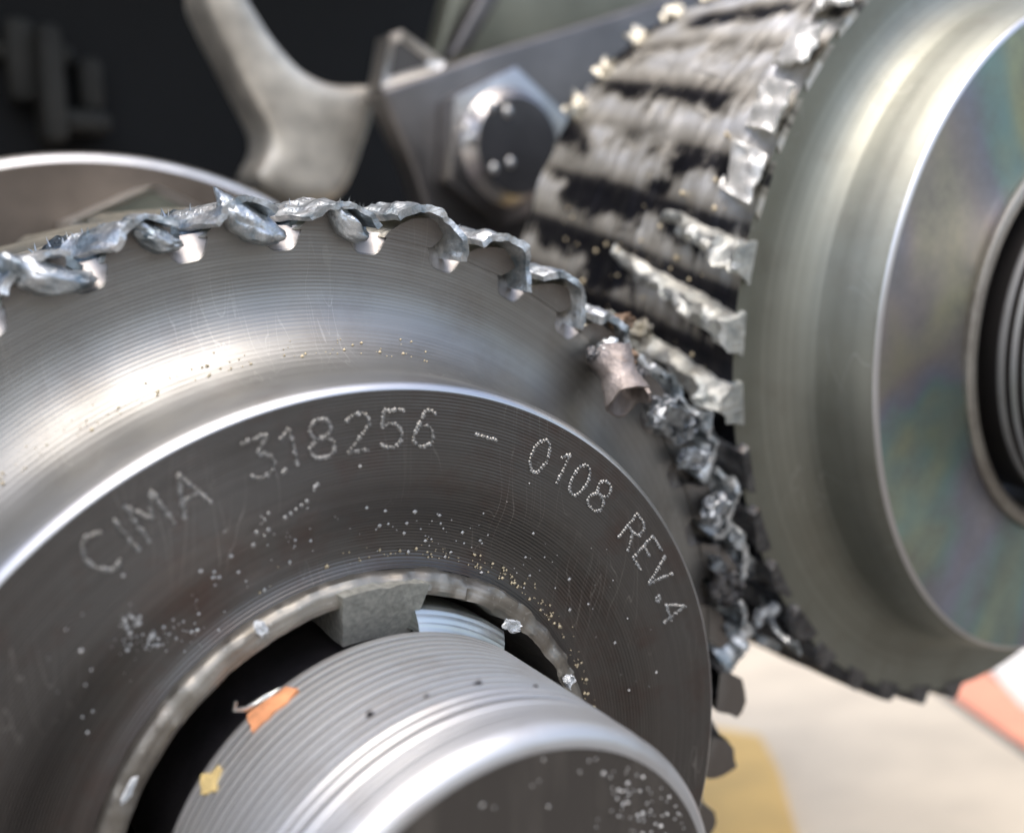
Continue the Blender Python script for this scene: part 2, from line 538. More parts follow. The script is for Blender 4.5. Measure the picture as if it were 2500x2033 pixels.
# ---- stamped characters, dot by dot
def arcpts(cx, cy, rx, ry, a0, a1, n=14):
    return [(cx + rx * math.cos(RAD(a0 + (a1 - a0) * i / n)), cy + ry * math.sin(RAD(a0 + (a1 - a0) * i / n))) for i in range(n + 1)]
GLYPH = {
    'C': [arcpts(.52, .5, .5, .5, 50, 310)],
    'I': [[(.5, 0), (.5, 1)]],
    'M': [[(0, 0), (.06, 1), (.5, .42), (.94, 1), (1, 0)]],
    'A': [[(0, 0), (.5, 1), (1, 0)], [(.2, .36), (.8, .36)]],
    '3': [[(.05, 1), (.92, 1), (.45, .60)] + arcpts(.45, .3, .5, .3, 85, -150)],
    '1': [[(.2, .78), (.55, 1), (.55, 0)]],
    '8': [arcpts(.5, .76, .38, .24, -90, 270, 16), arcpts(.5, .26, .48, .26, 90, 450, 18)],
    '2': [arcpts(.5, .72, .44, .28, 160, -20) + [(.05, 0), (1, 0)]],
    '5': [[(.92, 1), (.18, 1), (.1, .55)] + arcpts(.45, .32, .5, .32, 100, -140)],
    '6': [arcpts(.62, .72, .36, .28, 50, 120, 6) + [(.08, .32)] + arcpts(.5, .29, .43, .29, 170, 530, 18)],
    '-': [[(0, .5), (1, .5)]],
    '0': [arcpts(.5, .5, .42, .5, 90, 450, 24)],
    'R': [[(.05, 0), (.05, 1), (.55, 1)] + arcpts(.55, .75, .38, .25, 90, -90, 8) + [(.05, .5)], [(.5, .5), (.98, 0)]],
    'E': [[(.95, 1), (.08, 1), (.08, 0), (.98, 0)], [(.08, .52), (.75, .52)]],
    'V': [[(0, 1), (.5, 0), (1, 1)]],
    '.': [arcpts(.5, .1, .12, .09, 0, 360, 6)],
    '4': [[(.75, 0), (.75, 1), (.02, .3), (1, .3)]],
}
TEXT = [('C', 125.1), ('I', 122.0), ('M', 118.7), ('A', 113.8), ('3', 104.6), ('1', 100.5), ('8', 96.6), ('2', 91.6), ('5', 87.0), ('6', 82.2),
        ('-', 72.35), ('0', 62.7), ('1', 58.0), ('0', 54.2), ('8', 49.4), ('R', 40.0), ('E', 35.0), ('V', 30.3), ('.', 26.6), ('4', 22.9)]
def dots_mesh(points, rad, h):
    V, Fc = [], []
    for (x, y, z, t) in points:
        b = len(V)
        rr = rad * (.8 + .5 * random.random())
        st = 1.0
        ph = random.random() * 6
        for q in range(6):
            a = ph + q * math.pi / 3
            V.append((x + rr * math.cos(a), y + rr * math.sin(a), z))
        for q in range(6):
            a = ph + q * math.pi / 3
            V.append((x + .55 * rr * math.cos(a), y + .55 * rr * math.sin(a), z + h * (.7 + .6 * random.random())))
        V.append((x, y, z + h * .25))
        for q in range(6):
            q2 = (q + 1) % 6
            Fc.append((b + q, b + q2, b + 6 + q2, b + 6 + q))
            Fc.append((b + 6 + q, b + 6 + q2, b + 12))
    return V, Fc
def stamp(ch, deg, r0=.879, hgt=.078, wid=.056):
    pts = []
    for st in GLYPH[ch]:
        P = [np.array(p) * (wid, hgt) for p in st]
        L = 0.0
        step = .0078
        for a, b in zip(P[:-1], P[1:]):
            ln = np.linalg.norm(b - a)
            while L < ln:
                p = a + (b - a) * (L / max(ln, 1e-9))
                u = p[0] - wid / 2
                rr = r0 + p[1] + random.gauss(0, .0008)
                ang = RAD(deg) - (u + random.gauss(0, .0008)) / (r0 + hgt / 2)
                pts.append((rr * math.cos(ang), rr * math.sin(ang), .0005, 0))
                L += step
            L -= ln
    V, Fc = dots_mesh(pts, .0044, .0034)
    return obj('stamped_character', V, Fc, M_STAMP, gear, 60)
for ch, deg in TEXT:
    stamp(ch, deg)
# faint second scratching under the number
for seg in ([(655, 985), (662, 1010), (640, 1045), (560, 1105), (535, 1140)], [(560, 1070), (535, 1110), (525, 1150)], [(500, 1040), (512, 1060)], [(590, 985), (600, 975)]):
    P = [on_z(x, y, .0005) for x, y in seg]
    pts = []
    for a, b in zip(P[:-1], P[1:]):
        n = max(2, int(np.linalg.norm(b - a) / .012))
        for q in range(n):
            if random.random() < .72:
                p = a + (b - a) * q / n
                pts.append((p[0], p[1], .0005, 0))
    v, f = dots_mesh(pts, .0040, .0022)
    obj('scratch_mark', v, f, M_STAMP, gear, 60)

# ---- teeth: each is smeared clockwise, with a torn lip curling over the next gap
TOOTH_SECT = [(.20, 1.325), (.22, 1.345), (.27, 1.375), (.34, 1.402), (.45, 1.418), (.58, 1.424), (.70, 1.418), (.78, 1.40), (.82, 1.37), (.83, 1.345), (.80, 1.325)]
def tooth(center_left, rough, bend, tall, seed, mat=M_TOOTH, z0=Z_WEB + .002, nzs=14, jag=1.0):
    V, Fc = [], []
    nS = len(TOOTH_SECT)
    zs = [z0 - (z0 - Z_BACK) * (q / nzs) ** 1.7 for q in range(nzs + 1)]
    for zi, z in enumerate(zs):
        near = math.exp(-(z0 - z) / .22)
        for si, (s_, r) in enumerate(TOOTH_SECT):
            up = (r - 1.325) / .1
            sh = s_ + bend * near * up ** 1.3 * .35
            rr = 1.325 + (r - 1.325) * (tall if z < z0 - .02 else tall)
            ang = center_left - sh * PITCH + HELIX_A * (z - z0) * 1.0
            p = np.array(pol(rr, ang, z))
            w = rough * up
            d = np.array([fz(p, 9, seed), fz(p, 9, seed + 11), fz(p, 9, seed + 23)]) + .5 * np.array([fz(p, 28, seed), fz(p, 28, seed + 5), fz(p, 28, seed + 8)])
            if zi == 0:
                d[2] *= .35 * jag
            p = p + d * w
            V.append(p)
    for a in range(nzs):
        for b in range(nS - 1):
            Fc.append((a * nS + b, a * nS + b + 1, (a + 1) * nS + b + 1, (a + 1) * nS + b))
    # front cap as a fan
    c0 = np.mean([V[b] for b in range(nS)], axis=0)
    V.append(c0)
    ci = len(V) - 1
    for b in range(nS - 1):
        Fc.append((ci, b + 1, b))
    Fc.append((ci, 0, nS - 1))
    mi = [0] * (nzs * (nS - 1)) + [1] * nS
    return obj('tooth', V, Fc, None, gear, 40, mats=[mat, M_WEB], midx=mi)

def lip(center_left, seed, length=1.0, droop=1.0, width=.22, mat=M_TORN, rough=.012, parent=None, lift=0.0, zfront=Z_WEB + .03, thick=.020):
    """torn metal smeared over the tooth top and down into the gap on its right"""
    P = [(.22, 1.395), (.36, 1.425), (.52, 1.438), (.68, 1.436), (.82, 1.418), (.93, 1.39), (1.0, 1.36), (1.03, 1.335), (1.02, 1.312)]
    m = max(4, int(round(len(P) * length)))
    P = P[:m]
    P = [(s_, 1.40 + (r - 1.40) * (droop if r < 1.40 else 1) + lift) for s_, r in P]
    def fn(u, v):
        t = u * (len(P) - 1)
        i = min(int(t), len(P) - 2)
        f = t - i
        s_ = P[i][0] * (1 - f) + P[i + 1][0] * f
        r = P[i][1] * (1 - f) + P[i + 1][1] * f
        ds, dr = P[i + 1][0] - P[i][0], P[i + 1][1] - P[i][1]
        z = zfront - width * v * (1 - .45 * u) + .02 * nz((s_ * 6, seed, 0), 1)
        # ragged ends
        s_ += .02 * nz((v * 5, seed * 1.3, u * 3), 1)
        ang = center_left - s_ * PITCH + HELIX_A * (z - Z_WEB)
        p = pol(r, ang, z)
        a = RAD(ang)
        tx = np.array([math.sin(a), -math.cos(a), 0]) * ds * RAD(PITCH) * 1.4 + np.array([math.cos(a), math.sin(a), 0]) * dr
        tx /= np.linalg.norm(tx) + 1e-9
        n = np.cross(np.array([0, 0, 1.0]), tx)
        return p, n
    return sheet(fn, 54, 9, thick, mat, 'torn_lip', parent if parent else gear, rough, seed)

def smear(center_left, seed, s_, r, size, mat=M_TORN):
    """thick fold of metal squeezed out over the side of the tooth"""
    ang = center_left - s_ * PITCH
    c = Vector(pol(r, ang, Z_WEB + .012))
    R = Matrix.Rotation(RAD(ang - 90 - 38), 3, 'Z')
    bm = bmesh.new()
    bmesh.ops.create_icosphere(bm, subdivisions=4, radius=1.0)
    for v in bm.verts:
        p = v.co.copy()
        q = p * (1 + .28 * fz(p, 1.1, seed, 2) + .10 * fz(p, 4, seed, 2))
        q.y += .5 * (q.x ** 2 - .3)
        v.co = c + R @ Vector((q.x * size[0], q.y * size[1], q.z * size[2]))
    return obj_bm('smeared_fold', bm, mat, gear, 50)

def burrs(center_left, seed, n=22):
    """hair-like burrs on the edge of a smeared tooth"""
    V, Fc = [], []
    for q in range(n):
        s_ = .2 + .75 * random.random()
        r = 1.432 + lf - .9 * max(0, s_ - .7) ** 2
        z = Z_WEB - .02 - .25 * random.random()
        ang = center_left - s_ * PITCH + HELIX_A * (z - Z_WEB)
        p = np.array(pol(r, ang, z))
        d = np.array(pol(1, ang + random.uniform(-50, 30), random.uniform(-.4, .5)))
        d /= np.linalg.norm(d)
        ln = random.uniform(.010, .028)
        side = np.cross(d, (0, 0, 1.0)); side /= np.linalg.norm(side) + 1e-9
        oth = np.cross(d, side)
        b = len(V)
        w = random.uniform(.0018, .004)
        V += [p + side * w, p - side * w * .6 + oth * w, p - side * w * .6 - oth * w, p + d * ln]
        Fc += [(b, b + 1, b + 3), (b + 1, b + 2, b + 3), (b + 2, b, b + 3)]
    o = obj('burr', V, Fc, M_TORN, gear, 0, smooth=False)
    o['kind'] = 'stuff'
    return o

for kx in range(-6, 18):
    cl = GAP0 - PITCH * kx                      # left gap of this tooth
    mid = cl - PITCH / 2
    sd_ = kx * 3.17 + 1
    if cl > 150 or cl < -40:
        continue
    if mid > 55:
        bend = {0: .35, 1: .7, 2: .9, 3: .8}.get(kx, .5)
        tl = .74 if kx >= 1 else .52
        lf = -.034 if kx >= 1 else -.056
        t = tooth(cl, .008, bend, tl, sd_)
        if kx == -1:
            lp = lip(cl, sd_, .60, .7, .22, M_TORN, .010, None, lf, Z_WEB + .05, .014)
        elif kx == 0:
            lp = lip(cl, sd_, .66, .7, .22, M_TORN, .012, None, lf, Z_WEB + .05, .014)
        elif kx in (1, 2):
            lp = lip(cl, sd_, .89, .85, .16, M_TORN, .008, None, lf, Z_WEB + .05, .016)
        elif kx == 3:
            lp = lip(cl, sd_, .87, .8, .13, M_TORN, .006, None, lf, Z_WEB + .04, .015)
        else:
            lp = lip(cl, sd_, .60, .7, .22, M_TORN, .010, None, lf, Z_WEB + .05, .014)
        burrs(cl, sd_)
        # blued torn flank hanging under the lip
        if kx <= 0:
            P2 = lip(cl - .4, sd_ + 40, .70, 1.1, .34, M_BLUE, .016, None, lf - .020, Z_WEB - .02)
            P2.name = 'torn_flank'
            smear(cl, sd_, .68 + .05 * math.sin(sd_), 1.346 + .008 * math.cos(sd_ * 2), tuple(c_ * (1 + .17 * math.sin(sd_ * 5)) for c_ in (.072, .030, .048)))
    elif mid > 46:
        t = tooth(cl, .02, .2, .72, sd_)
        lp = lip(cl, sd_, .62, .6, .14, M_TORN, .008, None, -.034)
    elif mid > -2:
        t = tooth(cl, .050, .7, .95, sd_, M_TORN2, Z_WEB + .004, jag=1.6)
        t2 = tooth(cl - PITCH * .38, .075, 1.1, 1.1, sd_ + 9, M_TORN2, Z_WEB - .05, jag=2.0)
        lip(cl - PITCH * .35, sd_ + 30, .7, .8, .14, M_TORN, .03, None, .03, Z_WEB - .02, .012)
        if kx not in (5,):
            lp = lip(cl, sd_ + 2, .9, .9, .24, M_TORN, .035, None, .012, Z_WEB + .05)
    else:
        t = tooth(cl, .03, .2, 1.35, sd_, M_TORN2, Z_WEB + .06)

# ------------------------------------------------------------------ shaft in the bore
shaft = thing('threaded_shaft', 'bright threaded steel shaft sticking out of the near gear hub', 'shaft', (0, 0, 0))
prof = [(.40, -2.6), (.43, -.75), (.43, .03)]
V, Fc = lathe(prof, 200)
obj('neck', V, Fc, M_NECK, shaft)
prof = [(.43, .035), (.478, .037), (.488, .044)]
zt = .055
pitches = []
for q in range(14):
    w = .0242 + .003 * random.random()
    dep = .011 * (1 - .04 * q)
    prof += [(.4905, zt), (.4908, zt + w * .3), (.4905, zt + w * .52), (.490 - dep, zt + w * .70), (.490 - dep * .9, zt + w * .82)]
    zt += w
prof += [(.490, zt + .004)]
V, Fc = lathe(prof, 320)
Vn = []
for v in V:
    v = np.array(v)
    Vn.append(v)
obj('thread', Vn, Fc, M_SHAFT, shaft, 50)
z1 = zt + .004
prof = [(.490, z1)]
for q in range(3):
    zz = z1 + .006 + q * .017
    prof += [(.4902, zz), (.4902, zz + .009), (.4880 + q * .0006, zz + .012), (.4890, zz + .015)]
prof += [(.4896, z1 + .058), (.4890, max(.487, z1 + .066))] + [(.452 + .037 * math.cos(RAD(a)), .508 + .045 * math.sin(RAD(a))) for a in range(8, 91, 9)]
V, Fc = lathe(prof, 320)
obj('shaft_nose', V, Fc, M_SHAFT, shaft, 50)
V, Fc = lathe([(.452, .553), (.449, .5525), (.44, .552), (.3, .552), (.15, .552), (.001, .552)], 200)
obj('end_face', V, Fc, M_END, shaft)
# nicks on the thread
for a, z, sz in ((108, .30, .008), (84, .34, .009), (96, .33, .005), (70, .36, .006)):
    bm = bmesh.new()
    bmesh.ops.create_icosphere(bm, subdivisions=2, radius=sz)
    for v in bm.verts:
        v.co *= 1 + .4 * nz(v.co, 120, sz * 900)
        v.co.z *= .7
    bmesh.ops.translate(bm, vec=pol(.488, a, z), verts=bm.verts)
    obj_bm('thread_nick', bm, M_DARK, shaft, 50)
# paint left on the thread start
def fleck(poly_px, z, name, mat, label, lift=.004):
    P = []
    for x, y in poly_px:
        d = ray(x, y)
        o = CAM
        A = d[0] ** 2 + d[1] ** 2; B = o[0] * d[0] + o[1] * d[1]; C = o[0] ** 2 + o[1] ** 2 - .4935 ** 2
        D = B * B - A * C
        if D < 0: continue
        P.append(o + d * ((-B - math.sqrt(D)) / A))
    if len(P) < 3: return
    P = [np.array(p) for p in P]
    c = np.mean(P, axis=0)
    n = np.array([c[0], c[1], 0]); n /= np.linalg.norm(n)
    V, Fc = [], []
    m = len(P)
    ring = [P[i] * (1 - f) + P[(i + 1) % m] * f for i in range(m) for f in (0, .33, .66)]
    ring = [p + .006 * np.array([nz(p, 60, 1), nz(p, 60, 4), nz(p, 60, 9)]) for p in ring]
    def lif(p, h):
        q = np.array(p); rr = math.hypot(q[0], q[1]); q[:2] *= (.4915 + h) / rr
        return q
    k = len(ring)
    V += [lif(p, -.006) for p in ring]
    V += [lif(p, lift * .7) for p in ring]
    V += [lif(c * .45 + p * .55, lift * (1 + .5 * nz(p, 90))) for p in ring]
    V.append(lif(c, lift))
    for i in range(k):
        j = (i + 1) % k
        Fc += [(i, j, k + j, k + i), (k + i, k + j, 2 * k + j, 2 * k + i), (2 * k + i, 2 * k + j, 3 * k)]
    o = obj(name, V, Fc, mat, shaft, 60)
    o['label'] = label
fleck([(515, 1490), (550, 1462), (595, 1432), (622, 1435), (600, 1462), (560, 1495), (525, 1525)], 0, 'paint_fleck', M_ORANGE, 'orange paint fleck at the start of the thread')
fleck([(418, 1615), (440, 1612), (456, 1590), (458, 1610), (445, 1650), (420, 1655)], 0, 'paint_fleck', M_YELLOW, 'yellow paint fleck low on the thread start')

# key block, clip and flakes in the bore
key = thing('shaft_key', 'grainy grey key block wedged between shaft and bore', 'key', pol(.51, 84, 0))
kp = Vector(pol(.51, 84, 0))
def keyblock():
    bm = bmesh.new()
    A0, A1 = 97.5, 77.5
    n = 10
    V, Fc = [], []
    for iz in range(8):
        z = .018 - .30 * iz / 7
        for ia in range(n + 1):
            for ir in range(6):
                a = A0 + (A1 - A0) * ia / n
                r = .455 + (.585 - .455) * ir / 5
                if ir == 5: r += .004 * fz((a * .1, z * 4, 1), 3, 1)
                p = np.array(pol(r, a, z - (.05 * (1 - ir / 5))))
                p += .003 * np.array([fz(p, 30, 1), fz(p, 30, 2), fz(p, 30, 3)])
                V.append(p - np.array(kp))
    W = 6
    L = (n + 1) * W
    for ia in range(n):
        for ir in range(5):
            a = ia * W + ir
            Fc.append((a, a + 1, a + W + 1, a + W))
    for iz in range(7):
        for ia in range(n):
            a = iz * L + ia * W + 5
            Fc.append((a, a + L, a + L + W, a + W))
            a = iz * L + ia * W
            Fc.append((a, a + W, a + L + W, a + L))
        for ir in range(5):
            a = iz * L + ir
            Fc.append((a, a + L, a + L + 1, a + 1))
            a = iz * L + n * W + ir
            Fc.append((a, a + 1, a + L + 1, a + L))
    return V, Fc
V, Fc = keyblock()
obj('key_block', V, Fc, M_KEY, key, 45)

clip = thing('retaining_clip', 'pale ring clip segment right of the grainy key block', 'clip', (0, 0, 0))
V, Fc = lathe([(.470, -.12), (.476, .024), (.482, .028), (.500, .014), (.520, -.008), (.526, -.016), (.527, -.12)], 60, 50.5, 79)
o = obj('clip_band', V, Fc, M_CLIP, clip, 40)
# closed ends
for ang in (50.5, 79):
    P = [pol(r, ang, z) for r, z in [(.470, -.12), (.476, .024), (.482, .028), (.500, .014), (.520, -.008), (.526, -.016), (.527, -.12)]]
    obj('clip_end', P, [tuple(range(7))], M_CLIP, clip, 0, smooth=False)

def chip_lump(name, label, cat, loc, size, rot, seed, mat, rough=.35, group=None, flat=.5):
    """irregular torn chip of metal: a bent, twisted block"""
    bm = bmesh.new()
    bmesh.ops.create_icosphere(bm, subdivisions=4, radius=1.0)
    R = Matrix.Rotation(rot[2], 3, 'Z') @ Matrix.Rotation(rot[1], 3, 'Y') @ Matrix.Rotation(rot[0], 3, 'X')
    for v in bm.verts:
        p = v.co.copy()
        q = Vector((abs(p.x) ** .6 * (1 if p.x > 0 else -1), abs(p.y) ** .6 * (1 if p.y > 0 else -1), abs(p.z) ** .6 * (1 if p.z > 0 else -1)))
        q.z *= flat
        q.z += .55 * (q.x ** 2 - .4)               # curl
        n = Vector((fz(p, 1.3, seed), fz(p, 1.3, seed + 7), fz(p, 1.3, seed + 15)))
        n2 = Vector((fz(p, 4.5, seed), fz(p, 4.5, seed + 7), fz(p, 4.5, seed + 15)))
        q = q + n * rough * 1.5 + n2 * rough * .75
        v.co = R @ Vector((q.x * size[0], q.y * size[1], q.z * size[2]))
    o = obj_bm(name, bm, mat, None, 28)
    place(o, loc)
    return tag(o, label, cat, group)

fl = on_z(1078, 1310, .05)
chip_lump('metal_flake', 'small white flake lying on the pale ring clip', 'flake', (fl[0], fl[1], .03), (.028, .012, .008), (0, .3, -.5), 3, M_WHITE)
fl = on_z(1187, 1420, 0.0)
chip_lump('metal_flake', 'tiny white crumb where the thread leaves the bore at right', 'flake', (fl[0], fl[1], .0), (.013, .013, .012), (0, .3, .5), 8, M_WHITE)
fl = on_z(545, 1313, 0.0)
chip_lump('metal_flake', 'white crumb on the bore ring left of the key', 'flake', (fl[0], fl[1], -.006), (.010, .014, .010), (0, .3, .5), 9, M_WHITE)
fl = on_z(270, 1650, 0.0)
chip_lump('metal_flake', 'pale sliver lying across the lower left bore ring', 'flake', (fl[0], fl[1], -.006), (.006, .024, .006), (0, .2, -.5), 10, M_WHITE)
# a pale thread shaving peeling off the thread start
def shaving():
    P = [(492, 1462), (488, 1478), (512, 1478), (545, 1458), (580, 1440), (612, 1425)]
    pts = [np.array(on_z(x, y, .05 - .004 * i)) for i, (x, y) in enumerate(P)]
    V, Fc = [], []
    for i, p in enumerate(pts):
        t = pts[min(i + 1, len(pts) - 1)] - pts[max(i - 1, 0)]
        t /= np.linalg.norm(t)
        n = np.cross(t, (0, 0, 1.0)); n /= np.linalg.norm(n)
        w = .0065 * (.5 + .5 * math.sin(math.pi * (i + .5) / len(pts)))
        for a in range(6):
            V.append(p + n * w * math.cos(a * math.pi / 3) + np.array((0, 0, 1)) * w * math.sin(a * math.pi / 3))
    for i in range(len(pts) - 1):
        for a in range(6):
            b = (a + 1) % 6
            Fc.append((i * 6 + a, i * 6 + b, i * 6 + 6 + b, i * 6 + 6 + a))
    o = obj('thread_shaving', V, Fc, M_CLIP, None, 60)
    place(o)
    tag(o, 'thin pale shaving peeling off the shaft beside the orange paint', 'shaving')
shaving()

# ------------------------------------------------------------------ the second gear
BX, BY = 2.827, .964
gb = thing('helical_gear', 'blurred second gear at right with oily hub and stripped scored rim', 'gear', (BX, BY, 0))
NB = 41
PB = 360.0 / NB
RB_BODY, RB_TIP = 1.442, 1.504
HELIX_B = 15.5
prof = [(1.163, -.05), (1.170, -.062), (1.180, -.11), (1.195, -.18)] + [(1.184 + .18 - .18 * math.cos(RAD(a)), Z_WEB + .17 - .17 * math.sin(RAD(a))) for a in range(18, 91, 6)] + [(1.40, Z_WEB), (RB_BODY + .0, Z_WEB)]
V, Fc = lathe(prof, 400)
obj('web', V, Fc, M_WEBB, gb, 35)
# groove lines turned into the hub wall
V, Fc = lathe([(1.163, -.05), (1.161, -.045), (1.154, -.040), (1.149, -.038)], 400)
obj('hub_chamfer', V, Fc, M_CHAM, gb, 35)
V, Fc = lathe([(1.149, -.038), (1.10, -.036), (.95, -.038), (.80, -.038), (.735, -.04), (.715, -.05)], 320)
obj('hub_face', V, Fc, M_OIL, gb)
V, Fc = lathe([(.716, -.06), (.714, -.034), (.700, -.022), (.685, -.020), (.665, -.030), (.650, -.055), (.645, -.08), (.645, -.6)], 320)
obj('bore_ring', V, Fc, M_RING, gb)
# scored rim: a worn surface with circumferential scoring
na, nzr = 420, 90
V, Fc = [], []
for i in range(na + 1):
    a = 92 + (302 - 92) * i / na
    for j in range(nzr + 1):
        z = Z_WEB - 1.24 * j / nzr
        ph = ((a - HELIX_B * (z - Z_WEB)) / PB) % 1.0
        p = (math.radians(a) * 2.2, z * 14, 0)
        h = .004 * fz(p, .9, 3.0) + .003 * fz((math.radians(a) * 8, z * 40, 2), 1.0, 1.0)
        p2 = (math.radians(a) * 9, z * 5, 5)
        h += .010 * fz(p2, 1.0, 6.0, 2) + .005 * math.cos(2 * math.pi * ph) * (.5 + fz((a * .03, z, 9), 2.0, 2.0))
        edge = min(1, j / 3)
        V.append(pol(RB_BODY + h * edge, a, z))
W = nzr + 1
for i in range(na):
    for j in range(nzr):
        Fc.append((i * W + j, i * W + j + 1, (i + 1) * W + j + 1, (i + 1) * W + j))
obj('rim', V, Fc, M_SCORE, gb, 0)
V, Fc = lathe([(RB_BODY, Z_WEB - 1.24), (.5, Z_WEB - 1.24)], 120)
obj('back_face', V, Fc, M_DARK, gb)

def tooth_b(a0, top, rough, seed, mat, worn=0.0, zf=Z_WEB + .006, tear=.03, zend=None):
    """one helical tooth of the second gear; worn = 0..1 how far the top is smeared flat"""
    sect = [(-.30, 1.419), (-.25, 1.446), (-.15, None), (-.08, None), (0, None), (.08, None), (.13, None), (.19, 1.446), (.24, 1.419)]
    V, Fc = [], []
    nzs = 30
    zend = zend if zend is not None else Z_WEB - 1.27
    for q in range(nzs + 1):
        z = zf + (zend - zf) * (q / nzs) ** 1.15
        ang0 = a0 + HELIX_B * (z - Z_WEB)
        local = .55 + .9 * fz((z * 2.3, seed, 0), 1.0, seed)
        t = top if worn == 0 else 1.438 + (top - 1.438) * max(0.05, min(1.3, local))
        for s_, r in sect:
            rr = t - .012 * (s_ / .2) ** 2 if r is None else r
            rr = min(rr, max(t, 1.429))
            rr = rr - (.050 * min(1, q / nzs * 1.05) ** 2 if zend > Z_WEB - 1 else 0)
            p = np.array(pol(rr, ang0 + s_ * PB * (1 + .6 * worn) * (1.15 - .55 * q / nzs if zend > Z_WEB - 1 else 1), z))
            up = max(0, (rr - 1.419) / .09)
            d = np.array([fz(p, 11, seed), fz(p, 11, seed + 4), fz(p, 11, seed + 9)]) + .6 * np.array([fz(p, 34, seed), fz(p, 34, seed + 4), fz(p, 34, seed + 9)])
            w = rough * up
            if q == 0: d[2] *= tear / max(rough, 1e-3) * .3
            V.append(p + d * w)
    n = len(sect)
    for q in range(nzs):
        for b in range(n - 1):
            Fc.append((q * n + b, (q + 1) * n + b, (q + 1) * n + b + 1, q * n + b + 1))
    V.append(np.mean([V[b] for b in range(n)], axis=0))
    ci = len(V) - 1
    for b in range(n - 1):
        Fc.append((ci, b, b + 1))
    Fc.append((ci, n - 1, 0))
    return obj('tooth', V, Fc, mat, gb, 45)

def front_tab(a0, span, r0, r1, depth, seed, mat=M_TORN, rough=.014, zc=Z_WEB):
    """torn bright tab of metal pushed over the front edge of a sheared tooth"""
    def fn(u, v):
        a = a0 + (u - .5) * span
        r = r0 + (r1 - r0) * (1 - (1 - v) ** 2) + .012 * nz((u * 4, seed, v), 1)
        z = zc - depth + (depth + .03) * v + .02 * nz((u * 3, seed + 4, 0), 1)
        a += HELIX_B * (z - Z_WEB)
        ar = RAD(a)
        n = np.array([math.cos(ar), math.sin(ar), 0.35]); n /= np.linalg.norm(n)
        return pol(r, a, z), n
    return sheet(fn, 12, 8, .016, mat, 'torn_tab', gb, rough, seed)

for q in range(-2, 17):
    a = 124.0 + PB * q + 1.0
    sd_ = 50 + q * 2.3
    if a < 168:
        tooth_b(a, 1.440 + .006 * (.5 + .5 * math.sin(q * 2.4)), .003, sd_, M_SCORE, 1.0)
        front_tab(a + 1.5, PB * .45, 1.468, 1.44, .06, sd_ + 70, M_TOOTH, .026, Z_WEB - 1.20)
        front_tab(a - 1.0, PB * random.uniform(.55, .92), 1.446, 1.492, .17, sd_, M_TAB, .030)
    elif a < 194:
        tooth_b(a, 1.506, .034, sd_, M_RIDGE, 0.0, zf=Z_WEB + .02, zend=Z_WEB - (.40 if a < 172 else .62))
    elif a < 226:
        tooth_b(a, 1.494, .04, sd_, M_TORN2, .6, zf=Z_WEB + .03)
        if q % 2:
            front_tab(a, PB * .5, 1.434, 1.504, .12, sd_, M_TORN, .025)
    else:
        tooth_b(a, 1.490, .006, sd_, M_TORN2, 0.0)

# shaft in the second gear
sb = thing('threaded_shaft', 'blurred threaded shaft in the second gear at the right edge', 'shaft', (BX, BY, 0))
prof = [(.40, -2.6), (.56, -.5), (.585, -.02), (.6, .0)]
zt = .0
for q in range(12):
    prof += [(.601, zt + .004), (.601, zt + .022), (.580, zt + .030), (.580, zt + .038)]
    zt += .042
prof += [(.6, zt + .01), (.598, zt + .06), (.58, zt + .09), (.56, zt + .095)]
V, Fc = lathe(prof, 320)
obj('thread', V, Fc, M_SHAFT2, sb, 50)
V, Fc = lathe([(.56, zt + .095), (.3, zt + .095), (.001, zt + .095)], 120)
obj('end_face', V, Fc, M_END, sb)

# ------------------------------------------------------------------ loose chips in the mesh
c = on_z(1292, 788, -.25)
curl = thing('curled_chip', 'brown curled tube of torn metal standing off the near gear rim', 'metal chip', c)
def curl_fn(R0, L, a0, a1, ax):
    ax = np.array(ax, float); ax /= np.linalg.norm(ax)
    u0 = np.cross(ax, (0, 0, 1.0)); u0 /= np.linalg.norm(u0)
    v0 = np.cross(ax, u0)
    def fn(u, v):
        a = RAD(a0 + (a1 - a0) * u)
        R = R0 * (1 + .16 * u + .1 * nz((u * 3, v * 2, 4), 1)) * (1.05 - .25 * math.sin(v * 3))
        rag = .14 * L * nz((u * 7, v, 9), 1.0) * (abs(v - .5) * 2) ** 3
        p = ax * ((v - .5) * L + rag) + (u0 * math.cos(a) + v0 * math.sin(a)) * R
        n = u0 * math.cos(a) + v0 * math.sin(a)
        return p, n
    return fn
sheet(curl_fn(.052, .15, -40, 290, (.12, 1, -.95)), 34, 12, .008, M_CURL, 'rolled_tube', curl, .006, 3.0)
for d, sz, m, sx in (((.0, .080, -.045), (.034, .026, .03), M_TORN, 4), ((.058, .05, -.03), (.03, .018, .022), M_TAN, 6), ((.066, -.005, -.01), (.022, .028, .02), M_TORN2, 9), ((-.052, .062, -.05), (.024, .02, .02), M_TORN2, 12)):
    bm = bmesh.new()
    bmesh.ops.create_icosphere(bm, subdivisions=3, radius=1.0)
    for v in bm.verts:
        p = v.co.copy()
        q = p * (1 + .55 * fz(p, 1.6, sx) + .2 * fz(p, 5, sx))
        v.co = Vector((q.x * sz[0] + d[0], q.y * sz[1] + d[1], q.z * sz[2] + d[2]))
    obj_bm('torn_end', bm, m, curl, 50)

